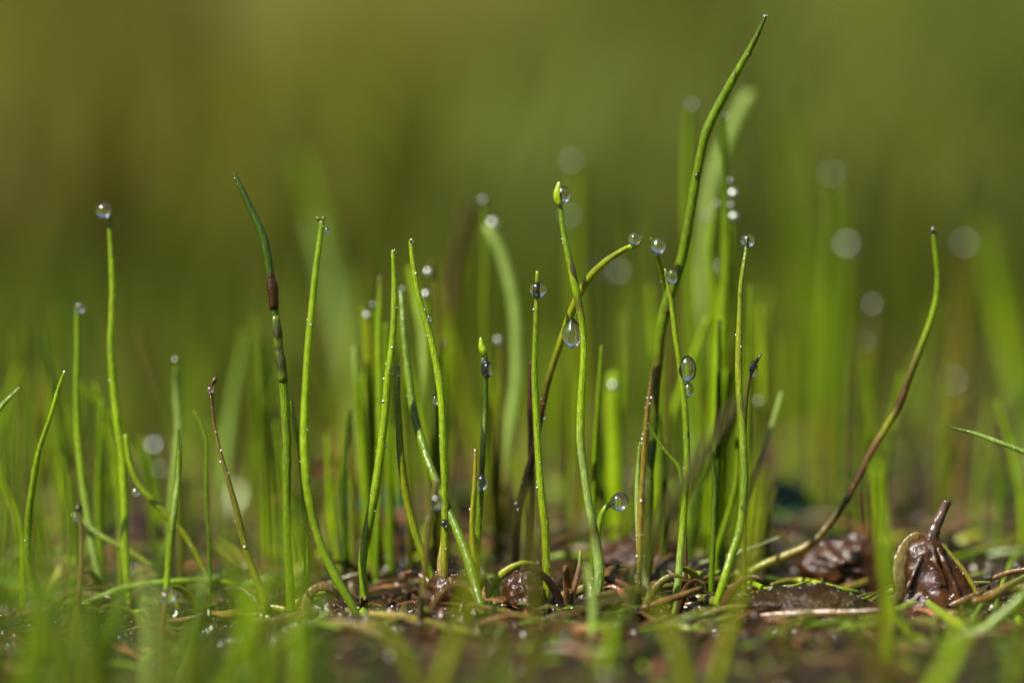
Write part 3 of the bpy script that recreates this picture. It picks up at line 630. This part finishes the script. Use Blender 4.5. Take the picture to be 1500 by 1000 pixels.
# blurred shoots nearer than the sharp ones
FG = 'out-of-focus blades in front'
def fgl(c, ty, near):
    return '%s %s blurred blade %s the sharp shoots' % ('tall' if ty < 800 else 'low' if ty > 880 else 'middling', {G: 'mid green', GD: 'dark green', GL: 'light green', GY: 'yellow green', OL: 'olive', BR: 'brown', PALE: 'pale green'}[c],
        'close in front of' if near < 38 else 'well in front of' if near < 50 else 'far in front of')
for (tx, ty, bx, wd, near, c) in [(60, 790, 40, 22, 45, G), (100, 700, 95, 14, 38, G), (20, 640, -10, 18, 60, G), (215, 840, 225, 26, 42, PALE), (180, 850, 150, 18, 36, G), (300, 845, 270, 20, 26, PALE),
        (335, 800, 380, 20, 40, G), (400, 690, 395, 16, 42, G), (430, 760, 440, 20, 46, GL), (480, 880, 380, 18, 30, G), (380, 850, 330, 26, 46, GL), (700, 800, 640, 20, 44, GY), (860, 830, 868, 16, 18, PALE),
        (770, 720, 785, 22, 36, OL), (1120, 700, 1050, 18, 38, GY), (1285, 690, 1300, 20, 32, GL), (1262, 720, 1292, 16, 32, BR), (1420, 900, 1360, 26, 48, GL), (1250, 900, 1300, 26, 46, OL), (960, 880, 1010, 24, 44, GY),
        (550, 900, 610, 20, 40, GY), (30, 860, 90, 18, 45, GL), (900, 900, 880, 16, 36, GL), (1500, 860, 1480, 20, 42, G), (140, 900, 160, 30, 55, GD), (270, 900, 240, 30, 58, G)] + [(rnd.uniform(-20, 480) if q % 4 else rnd.uniform(480, 1500), rnd.uniform(820, 960), rnd.uniform(-20, 480), rnd.uniform(12, 18), rnd.uniform(28, 62), rnd.choice((G, GD, GD, OL, BR, OL))) for q in range(26)] + [(rnd.uniform(-30, 420) if q % 5 else rnd.uniform(420, 1500), rnd.uniform(860, 970), 0.5, rnd.uniform(12, 18), rnd.uniform(66, 92), rnd.choice((GD, GD, OL))) for q in range(14)] + [(rnd.uniform(0, 450), rnd.uniform(690, 840), 0.5, rnd.uniform(9, 13), rnd.uniform(76, 98), rnd.choice((G, GL, PALE))) for q in range(9)]:
    if tx != int(tx): bx = tx + rnd.uniform(-40, 40)
    d = bz(-near)
    base_row = 500 + FPX * math.tan(math.atan(H / d) - TILT)
    if base_row < ty + 60: base_row = ty + 60
    plain_shoot([(tx, ty, wd * .6), ((tx + bx) / 2 + 6, (ty + base_row) / 2, wd), (bx, base_row, wd)], d, [(0, c), (1, c)], fgl(c, ty, near), FG)

# ------------------------------------------------------------------ wet litter on the mud
def lying(pts, wpx, flat, cols, label, group=None, name='fallen_stem', cat='stem', lift=0.0004, beads=0):
    """pts: (px,py) on the mud"""
    q = []
    for i, (x, y) in enumerate(pts):
        d = ground_depth(y, lift + .0008); p = P(x, y, d); p.z = gh(p.x, p.y) + lift
        k = 1 if 0 < i < len(pts) - 1 else .45
        q.append((p, .5 * wpx * PXM * k))
    dense = catmull(q, .0004); base = dense[len(dense) // 2][0].copy()
    me = tube_mesh(name, dense, cols, M_LITTER, base, sides=10, wob=.16, seed=random.uniform(0, 99), flat=flat)
    o = link(name, me, None, base); tag(o, label, cat, group)
    return o
lying([(935, 868), (985, 864), (1035, 866), (1072, 872)], 16, .7, [(0, (.12, .075, .015)), (1, OL)], 'thick olive brown stem lying at the foot of the golden shoot')
lying([(1008, 892), (1040, 888), (1075, 884)], 11, .6, [(0, GL), (.5, PALE), (1, G)], 'short shiny pale green stem piece on the mud')
lying([(935, 902), (990, 898), (1045, 902)], 10, .6, [(0, G), (1, GY)], 'dull green stem piece lying before the olive brown stem')
lying([(790, 918), (830, 912), (870, 912), (912, 906)], 15, .35, [(0, BR), (.5, (.22, .085, .025)), (1, ST)], 'flat rusty brown leaf strip at the foot of the silvery shoot', name='leaf_fragment', cat='leaf')
lying([(540, 885), (590, 890), (645, 898), (700, 905)], 14, .5, [(0, ST), (.5, OL), (1, OL)], 'long straw coloured stem lying under the curved shoots')
lying([(380, 868), (420, 862), (450, 866)], 13, .6, [(0, G), (1, GL)], 'bright green stem piece beside the curled straw leaf')
lying([(400, 912), (440, 905), (500, 908), (560, 915)], 15, .5, [(0, OL), (1, (.12, .09, .02))], 'broad dull stem lying before the curled straw leaf')
lying([(468, 936), (490, 928), (510, 926)], 12, .5, [(0, ST), (1, RD)], 'pinkish straw fragment lying on the mud', name='leaf_fragment', cat='leaf')
lying([(1185, 876), (1215, 872), (1250, 874), (1285, 882)], 8, .5, [(0, GL), (1, GD)], 'thin dark green needle lying beside the mud mound')
lying([(1205, 892), (1235, 888), (1268, 884)], 13, .6, [(0, G), (1, GL)], 'short plump bright green leaf beside the dark green needle', name='leaf_fragment', cat='leaf')
lying([(1090, 840), (1115, 850), (1148, 864)], 11, .8, [(0, GL), (1, G)], 'green stem piece slanting across the yellow litter', lift=.0012)
lying([(1100, 852), (1125, 862), (1140, 870)], 12, .6, [(0, YE), (1, YE)], 'yellow stem piece under the slanting green one')
lying([(1130, 844), (1170, 838), (1220, 846), (1260, 844)], 12, .6, [(0, YE), (.5, GY), (1, G)], 'yellow green stem lying behind the mud mound', lift=.001)
lying([(1350, 855), (1372, 872), (1395, 890), (1410, 898)], 14, .7, [(0, YE), (.3, G), (1, GY)], 'thick green stem piece lying against the brown stump', lift=.001)
lying([(1340, 880), (1365, 898), (1378, 905)], 16, .6, [(0, G), (1, OL)], 'stubby olive green stem piece before the brown stump', lift=.0006)
lying([(1425, 858), (1450, 856), (1475, 850), (1505, 838)], 14, .7, [(0, (.22, .10, .02)), (.4, YE), (1, GY)], 'arched yellow stem with an orange end right of the stump', lift=.002)
lying([(1455, 880), (1470, 850), (1485, 815), (1500, 795)], 9, .8, [(0, G), (1, GL)], 'thin green blade rising beside the arched yellow stem', lift=.001)
lying([(100, 962), (125, 955), (152, 950)], 17, .5, [(0, YE), (1, (.34, .24, .04))], 'mustard yellow leaf scrap below the orange brown stalk', name='leaf_fragment', cat='leaf')
lying([(0, 926), (20, 928), (46, 936)], 15, .6, [(0, OL), (1, ST)], 'dull brown stem end lying near the U-bent shoot')
lying([(665, 868), (710, 864), (745, 866)], 9, .7, [(0, G), (1, GL)], 'light green stem lying between the two brown clods')
lying([(1060, 800), (1110, 794), (1160, 792), (1190, 796)], 11, .7, [(0, BR), (.4, OL), (1, BR)], 'olive brown stem lying behind the yellow litter')
# curled straw leaf
def curl(pts, wpx, col, label, depth):
    q = [(P(x, y, depth + k), .5 * wpx * PXM) for x, y, k in pts]; base = q[0][0].copy(); base.z = gh(base.x, base.y)
    me = tube_mesh('leaf_fragment', catmull(q, .0003), [(0, col), (.5, lerp3(col, BR, .4)), (1, col)], M_LITTER, base, sides=12, wob=.2, flat=.35)
    tag(link('leaf_fragment', me, None, base), label, 'leaf')
curl([(448, 900, 0), (450, 880, 0), (458, 864, .0002), (474, 858, .0005), (490, 866, .001), (500, 890, .0015)], 15, (.22, .14, .045), 'curled straw brown leaf arching over dark mud', F - .001)
# blurred leaves behind
def flat_leaf(px, py, d, wpx, hpx, ang, col, label, group=None):
    bm = bmesh.new(); n = 8; grid = []
    for i in range(n + 1):
        t = i / n; row = []
        for s in (-1, -.5, 0, .5, 1):
            wv = math.sin(math.pi * min(1, max(.02, t * .94 + .03))) ** .7
            row.append(bm.verts.new((s * wv * .5 * hpx * PXM, (t - .5) * wpx * PXM, .0006 * abs(s) + .0012 * math.sin(t * 3))))
        grid.append(row)
    for a, b in zip(grid, grid[1:]):
        for k in range(4): bm.faces.new((a[k], a[k + 1], b[k + 1], b[k]))
    bmesh.ops.solidify(bm, geom=bm.faces[:], thickness=.00015)
    me = bpy.data.meshes.new('leaf_fragment'); bm.to_mesh(me); bm.free()
    ca = me.color_attributes.new('Col', 'FLOAT_COLOR', 'POINT'); ca.data.foreach_set('color', [*col, 1] * len(me.vertices)); me.materials.append(M_LITTER)
    p = P(px, py, d); p.z = max(p.z, gh(p.x, p.y) + .0003)
    o = link('leaf_fragment', me, None, p); o.rotation_euler = (0, 0, 0)
    o.rotation_mode = 'XYZ'; o.rotation_euler = (math.radians(8), math.radians(-50), math.radians(90 + ang))
    tag(o, label, 'leaf', group)
flat_leaf(1145, 745, bz(42), 110, 70, 4, BLUEG, 'blurred blue green leaf lying behind the yellow litter')
flat_leaf(555, 740, bz(34), 130, 60, -25, BLUEG, 'blurred blue green leaf lying behind the crowned shoot')
flat_leaf(480, 700, bz(38), 110, 36, 35, (.22, .10, .05), 'blurred rusty leaf slanting behind the crowned shoot')
flat_leaf(430, 745, bz(30), 80, 30, 0, ST, 'blurred straw leaf behind the brown-jointed shoot')
flat_leaf(200, 790, bz(24), 90, 60, 0, (.07, .025, .03), 'blurred purplish leaf lying behind the slender left shoots')

# ------------------------------------------------------------------ clods and the brown stump
def clod(px, py, d, rx, ry, rz, label, mat=M_CLOD, amp=.16, seed=0, fr=2.2):
    def fn(c):
        k = 1 + amp * noise.noise(c * fr + Vector((seed, 0, 0))) + amp * .6 * noise.noise(c * 6 + Vector((seed, 3, 0))) + amp * .35 * noise.noise(c * 16 + Vector((0, seed, 3)))
        return c * k
    me = blob_mesh('mud_clod', mat, rx * PXM, ry * PXM, rz * PXM, 64, 44, fn)
    o = link('mud_clod', me, None, P(px, py, d)); o.location.z = max(o.location.z, gh(o.location.x, o.location.y) - rz * PXM * .4)
    it = []
    vv = [v.co for v in me.vertices if v.co.z > -.0002 and v.co.y < .0006]
    for _ in range(int(rx * 4)):
        q = random.choice(vv).copy()
        if noise.noise(q * 900 + Vector((seed, 0, 0))) > .12 or not it: it.append((q + Vector((random.gauss(0, .00008), 0, random.gauss(0, .00003))), random.uniform(.00002, .00006)))
    link('dew_glint_beads', join_balls('dew_glint_beads', it, M_BEAD, Vector((0, 0, 0))), o)['kind'] = 'stuff'  # beads added as highlights on the wet clod
    return tag(o, label, 'mud')
clod(658, 870, F + .001, 36, 40, 34, 'glistening reddish brown clod under the stubby stem', seed=2)
clod(765, 880, F - .001, 30, 34, 42, 'upright glistening dark brown clod between the green stems', seed=5)
clod(1180, 895, F - .003, 95, 70, 38, 'wide dark grey brown mud mound sparkling with added glint beads', mat=M_MUD, seed=8, amp=.12)
clod(1240, 828, F + .013, 66, 50, 44, 'dripping wet dark clod glittering behind the mud mound', seed=11, amp=.25)
clod(480, 905, F - .001, 34, 30, 28, 'small dark wet clod under the curled straw leaf', seed=14)
clod(640, 905, F + .0, 70, 40, 26, 'low grey brown mud hump before the reddish clod', mat=M_MUD, seed=17)
clod(940, 815, F + .02, 80, 60, 30, 'dark wet clod behind the pale whitish stem', seed=21, amp=.25)
clod(1030, 845, F + .012, 70, 50, 26, 'dark brown clod behind the slender drop-strung shoot', seed=23, amp=.25)

def stump():
    d = F - .001
    base = P(1365, 900, d); base.z = gh(base.x, base.y) - .0005
    root = empty('withered_stump', base)
    tag(root, 'wet dark brown withered stump with a stubby stalk and pale curled rim', 'stump')
    # body: a lumpy cone whose top leans into the stalk
    bm = bmesh.new(); rings, seg = 34, 56; vs_ = []
    prof = [(0, 1330, 1385, 780), (1, 1290, 1440, 905)]
    L_ = [(784, 1346, 1374), (794, 1332, 1384), (808, 1322, 1390), (828, 1318, 1402), (848, 1316, 1416), (868, 1314, 1428), (888, 1312, 1437), (910, 1306, 1442), (930, 1302, 1444)]
    for i in range(rings + 1):
        t = i / rings * (len(L_) - 1); k = min(len(L_) - 2, int(t)); f = t - k
        row = [L_[k][j] + (L_[k + 1][j] - L_[k][j]) * f for j in range(3)]
        a = P(row[1], row[0], d); b = P(row[2], row[0], d); c = (a + b) / 2; r = (b - a).length / 2
        rr = []
        for s in range(seg):
            an = 2 * math.pi * s / seg
            u = Vector((math.cos(an) * r, math.sin(an) * r * .75, 0))
            q = c + u
            nn = noise.noise(q * 600) * .00032 + noise.noise(q * 1900) * .00012 + noise.noise(q * 5200) * .00006
            # vertical folds
            nn += .00034 * (i / rings) * abs(math.sin(an * 3.5 + i * .03)) ** 2.5
            rr.append(bm.verts.new(q + u.normalized() * nn - base))
        vs_.append(rr)
    for a, b in zip(vs_, vs_[1:]):
        for s in range(seg): bm.faces.new((a[s], a[(s + 1) % seg], b[(s + 1) % seg], b[s]))
    bm.faces.new(list(reversed(vs_[0])))
    bmesh.ops.recalc_face_normals(bm, faces=bm.faces[:])
    me = bpy.data.meshes.new('body'); bm.to_mesh(me); bm.free(); me.polygons.foreach_set('use_smooth', [True] * len(me.polygons)); me.materials.append(M_STUMP)
    link('body', me, root)
    def tb(nm, pts, col, mat=M_LITTER, flat=1.0, wob=.14):
        q = [(P(x, y, d + k), wd * .5 * PXM) for x, y, wd, k in pts]
        o = link(nm, tube_mesh(nm, catmull(q, .0001), col, mat, base, sides=14, wob=wob, flat=flat, seed=3.3), root); return o
    tb('stalk', [(1359, 824, 46, .0), (1361, 806, 36, -.0001), (1364, 789, 25, -.0002), (1371, 770, 17, -.0002), (1380, 750, 14, 0), (1387, 735, 13, 0), (1388, 732, 8, 0)], [(0, DK), (.4, (.05, .022, .014)), (.85, (.10, .055, .035)), (1, (.06, .035, .03))])['label'] = 'stubby dark stalk'
    tb('rim', [(1364, 789, 8, -.0002), (1346, 786, 14, -.0004), (1331, 794, 18, -.0005), (1322, 812, 22, -.0008), (1318, 836, 23, -.0011), (1320, 862, 18, -.0013), (1314, 890, 16, -.0013), (1308, 915, 20, -.001)], [(0, BR), (.2, (.15, .10, .03)), (.5, (.19, .15, .045)), (.8, (.11, .085, .02)), (1, BR)], flat=.32, wob=.3)['label'] = 'pale straw curled rim'
    tb('edge', [(1380, 796, 4, -.0006), (1393, 812, 6, -.0008), (1408, 830, 7, -.001), (1420, 848, 7, -.001), (1429, 866, 7, -.001), (1433, 884, 6, -.001)], [(0, OL), (1, YE)])['label'] = 'thin yellow edge'
    for pts_ in ([(1356, 802, 8, -.0009), (1346, 824, 9, -.0014), (1336, 846, 8, -.0017), (1326, 870, 6, -.0018)],
                 [(1366, 800, 7, -.0009), (1370, 822, 8, -.0016), (1380, 842, 8, -.0019), (1384, 858, 5, -.002)],
                 [(1374, 802, 7, -.001), (1386, 830, 9, -.0016), (1400, 862, 9, -.002), (1412, 902, 8, -.0023)]):
        tb('fold', pts_, [(0, BR), (.4, (.05, .02, .005)), (1, DK)], M_STUMP, wob=.35)
    cr = []
    for _ in range(120):
        v = random.choice(me.vertices).co
        if v.y < .0005 and v.z < .0045 * random.random() + .001: cr.append((v + base, random.uniform(.00006, .0002)))
    link('soil_crumbs', join_balls('soil_crumbs', cr, M_CLOD, base), root)['kind'] = 'stuff'
    # bright beads put on the body as sun glints
    it = []
    allv = [v.co + base for v in me.vertices if v.co.y < 0]
    for _ in range(420):
        p = random.choice(allv)
        if noise.noise(p * 800) > .15 or not it: it.append((p + Vector((random.gauss(0, .00008), 0, random.gauss(0, .00005))), random.choice((.00003, .00004, .00005, .00009))))
    link('dew_glint_beads', join_balls('dew_glint_beads', it, M_BEAD, base), root)['kind'] = 'stuff'
stump()
for k_, (x0, y0, x1, y1, wd_, c_) in enumerate([(1300, 905, 1345, 893, 9, G), (1330, 915, 1400, 900, 8, (.10, .06, .015)), (1385, 905, 1440, 892, 9, G), (1395, 880, 1412, 908, 10, GY), (1415, 900, 1470, 905, 8, GD), (1355, 878, 1372, 912, 11, G), (1318, 880, 1305, 915, 8, BR), (1425, 885, 1450, 870, 8, GL)]):
    lying([(x0, y0), ((x0 + x1) / 2, (y0 + y1) / 2 - 3), (x1, y1)], wd_, .6, [(0, c_), (1, lerp3(c_, BR, .4))], 'plant scrap caught round the foot of the brown stump', 'scraps round the brown stump', name='plant_scrap', cat='plant scrap', lift=.0007)

for (x, y, r) in [(890, 970, 12), (1292, 905, 6), (1404, 930, 5), (1456, 921, 5), (572, 938, 8), (612, 930, 7), (430, 945, 7), (65, 870, 6), (1265, 935, 8), (20, 960, 8), (790, 905, 4), (905, 900, 4), (700, 893, 4), (498, 930, 5), (350, 930, 7), (1090, 905, 6), (760, 955, 7), (980, 940, 6)]:
    d = ground_depth(y, .0012); p = P(x, y, d)
    o = water_drop(x, y, d, r, 'bright blurred drop lying on the litter in front of the shoots', 'drops on the foreground litter', glint_gloss=True, bright=r > 10, stretch=.8)
    o.scale *= .75; o.location.z = gh(p.x, p.y) + r * PXM * .4

# scattered pieces one can pick out on the sharp part of the mud
LIT = [('green', lambda: lerp3(GD, G, random.random()), 'wet green scrap of stem lying loose on the mud', 'loose green scraps on the mud'),
       ('olive', lambda: lerp3((.06, .05, .006), (.10, .065, .014), random.random()), 'wet olive brown scrap of stem lying loose on the mud', 'loose olive scraps on the mud'),
       ('straw', lambda: lerp3((.15, .11, .03), (.17, .13, .015), random.random()), 'straw yellow scrap of stem lying loose on the mud', 'loose straw scraps on the mud'),
       ('rust', lambda: lerp3((.13, .05, .018), BR, random.random()), 'rusty brown scrap of stem lying loose on the mud', 'loose rusty scraps on the mud')]
for i in range(240):
    k = random.choices(LIT, (4, 5, 1, 4))[0]
    y = random.uniform(.290, .375) if i % 3 else random.uniform(.30, .345); x = random.uniform(-.042, .042) if i % 2 else random.uniform(.0, .04)
    ln = random.uniform(.0016, .0055) if i % 4 else random.uniform(.005, .010); an = random.gauss(0, .8); r = random.uniform(.00012, .00036)
    p0 = Vector((x, y, 0)); dv = Vector((math.cos(an), math.sin(an), 0)); bend = random.uniform(-.3, .3)
    lift = random.uniform(.0001, .0009); tiltz = random.uniform(-.12, .3) if i % 3 else random.uniform(.2, .9)
    q = []
    for t in (-.5, -.2, .15, .5):
        p = p0 + dv * ln * t + Vector((-dv.y, dv.x, 0)) * bend * ln * (t * t)
        p.z = gh(p.x, p.y) + lift + tiltz * ln * (t + .5) * .5
        q.append((p, r * (.5 if abs(t) == .5 else 1)))
    base = q[1][0].copy(); c = k[1]()
    me = tube_mesh('plant_scrap', catmull(q, .0004), [(0, c), (1, lerp3(c, OL, .4))], M_LITTER, base, sides=8, wob=.2, seed=i, flat=random.uniform(.25, .9))
    tag(link('plant_scrap', me, None, base), ('long ' if ln > .0038 else 'short ' if ln < .0025 else '') + k[2].replace(' scrap of stem lying loose', ' scrap') + (' in front of the shoots' if y < .312 else ' behind the sharp shoots' if y > .335 else ' among the shoot feet'), 'plant scrap', k[3])

# ------------------------------------------------------------------ stuff: fine litter, beads for glints on the mud, far grass
def add_sliver(V, Fc, Cc, p, dv, ln, wd, upz, col):
    o = len(V); s = Vector((-dv.y, dv.x, 0)) * wd
    a = p; b = p + dv * ln * .5 + Vector((0, 0, upz * .5 + wd * .6)); c = p + dv * ln + Vector((0, 0, upz))
    th = Vector((0, 0, wd * .8))
    V += [a - s * .5, a + s * .5, b - s, b + s, c, b + th]
    Fc += [(o, o + 1, o + 3, o + 2), (o + 2, o + 3, o + 4), (o, o + 2, o + 5), (o + 2, o + 4, o + 5), (o + 4, o + 3, o + 5), (o + 3, o + 1, o + 5), (o + 1, o, o + 5)]
    Cc += [col] * 6
def stuff_mesh(name, V, Fc, Cc, mat):
    me = bpy.data.meshes.new(name); me.from_pydata([tuple(v) for v in V], [], Fc)
    ca = me.color_attributes.new('Col', 'FLOAT_COLOR', 'POINT'); fl = []
    for c in Cc: fl += [c[0], c[1], c[2], 1]
    ca.data.foreach_set('color', fl); me.materials.append(mat)
    return me
V, Fc, Cc = [], [], []
rnd = random.Random(21)
for i in range(9000):
    y = rnd.uniform(.2, .75) if i % 2 else rnd.uniform(.24, .4); x = rnd.uniform(-.17, .17) * y
    x *= 1.1
    an = rnd.uniform(0, 6.28); ln = rnd.uniform(.0006, .004); wd = rnd.uniform(.00008, .00035)
    c = rnd.choice((G, GD, (.07, .06, .008), BR, BR, BR, DK, (.06, .03, .008), DK, DK, (.07, .06, .008), RD))
    p = Vector((x, y, gh(x, y) + rnd.uniform(-.0001, .0004)))
    add_sliver(V, Fc, Cc, p, Vector((math.cos(an), math.sin(an), 0)), ln, wd, rnd.uniform(-.0001, .0009), c)
for i in range(1500):
    y = rnd.uniform(.34, .62); x = rnd.uniform(-.16, .16) * y
    an = rnd.uniform(0, 6.28); c = rnd.choice((GD, OL, BR, DK, G, GY, (.09, .05, .015), DK, RD))
    add_sliver(V, Fc, Cc, Vector((x, y, gh(x, y))), Vector((math.cos(an), math.sin(an), 0)), rnd.uniform(.003, .010), rnd.uniform(.0002, .0007), rnd.uniform(0, .004), c)
o = link('litter', stuff_mesh('litter', V, Fc, Cc, M_LITTER)); tag(o, 'fine wet plant litter strewn over the brown mud', 'litter', kind='stuff')
it = []
for i in range(1500):
    y = rnd.uniform(.306, .348); x = rnd.uniform(-.135, .135) * y
    it.append((Vector((x, y, gh(x, y) + rnd.uniform(0, .0003))), rnd.choice((.00004, .00006, .00009, .00014)) * rnd.uniform(.7, 1.2)))
gr = []
for i in range(3200):
    y = rnd.uniform(.300, .365); x = rnd.uniform(-.13, .13) * y
    if noise.noise(Vector((x * 130, y * 130, 8))) < rnd.uniform(-.5, .4): continue
    gr.append((Vector((x, y, gh(x, y) + rnd.uniform(-.0001, .0003))), rnd.uniform(.00008, .00034)))
o = link('soil_crumbs', join_balls('soil_crumbs', gr, M_STUMP, Vector((0, .32, 0))), None, (0, .32, 0)); tag(o, 'dark wet soil crumbs heaped over the mud between the shoots', 'soil', kind='stuff')
o = link('glints', join_balls('glints', it, M_BEAD, Vector((0, .32, 0))), None, (0, .32, 0)); tag(o, 'tiny bright beads placed as wet glints over the mud and litter', 'glints', kind='stuff')  # beads laid over the mud to make its wet glints

V, Fc, Cc = [], [], []
def blade(x, y, h, wd, lean, az, col):
    z = gh(x, y) - .003; o = len(V)
    s = Vector((math.cos(az), math.sin(az), 0)); l = Vector((-math.sin(az), math.cos(az), 0)) * lean
    for t, k in ((0, 1), (.5, .85), (1, .05)):
        c = Vector((x, y, z)) + Vector((0, 0, h * t)) + l * h * t * t
        V.append(c - s * wd * k * .5); V.append(c + s * wd * k * .5); Cc.extend([col, col])
    Fc.extend([(o, o + 1, o + 3, o + 2), (o + 2, o + 3, o + 5, o + 4)])
for i in range(68000):
    y = .62 + rnd.random() ** 1.3 * 4.2
    x = (rnd.uniform(-.2, .2) if i < 42000 else rnd.choice((-1, 1)) * rnd.uniform(.2, .7)) * (y + .4)
    nn = noise.noise(Vector((x * 4.5, y * 2.2, 9))) + .35 * noise.noise(Vector((x * 14, y * 7, 2)))
    side = x / y / .116
    if nn < -.22 and y < 1.2: continue
    tan = math.exp(-((side + .5) / .32) ** 2 - ((y - 1.9) / .5) ** 2)
    dry = noise.noise(Vector((x * 3.2 + 7, y * 1.4, 1))) - .08 * side + tan
    if side > -.1 and rnd.random() < .55: c = rnd.choice(((.10, .14, .025), (.12, .155, .03), (.09, .12, .02)))
    elif side < -.75 and rnd.random() < .6: c = rnd.choice(((.15, .12, .025), (.13, .125, .02)))
    elif tan > rnd.random(): c = rnd.choice((ST, YE, (.2, .17, .03)))
    elif dry > .05: c = rnd.choice(((.14, .14, .02), OL, (.16, .13, .025), (.17, .17, .03), GY))
    else: c = rnd.choice(((.10, .13, .015), (.13, .15, .02), (.15, .165, .015), (.14, .14, .02), (.17, .17, .02)))
    f = rnd.uniform(.72, 1.1) if y > .95 else rnd.uniform(.62, .95); c = (c[0] * f, c[1] * f, c[2] * f)
    blade(x, y, rnd.uniform(.012, .04) * (1 + .2 * y), rnd.uniform(.0012, .003) * (1 + .4 * y), rnd.uniform(-.6, .6), rnd.uniform(0, 3.14), c)
for i in range(15000):
    y = rnd.uniform(.44, .98); x = (rnd.uniform(-.16, .16) if i < 9000 else rnd.choice((-1, 1)) * rnd.uniform(.16, .5)) * y
    nn = noise.noise(Vector((x * 26, y * 12, 5))) + .5 * noise.noise(Vector((x * 70, y * 30, 6)))
    if nn < rnd.uniform(-.5, .35): continue
    c = rnd.choice((G, GD, (.15, .16, .02), GY, G, GD, OL)); f = rnd.uniform(.35, .7)
    blade(x, y, rnd.uniform(.006, .020) * (1 + .5 * max(0, nn)), rnd.uniform(.0004, .0008), rnd.uniform(-.35, .35), rnd.uniform(-.5, .5), (c[0] * f, c[1] * f, c[2] * f))
o = link('grass', stuff_mesh('grass', V, Fc, Cc, M_GRASS)); tag(o, 'distant mixed green and straw grass far behind the shoots', 'grass', kind='stuff')
print('objects', len(bpy.data.objects))
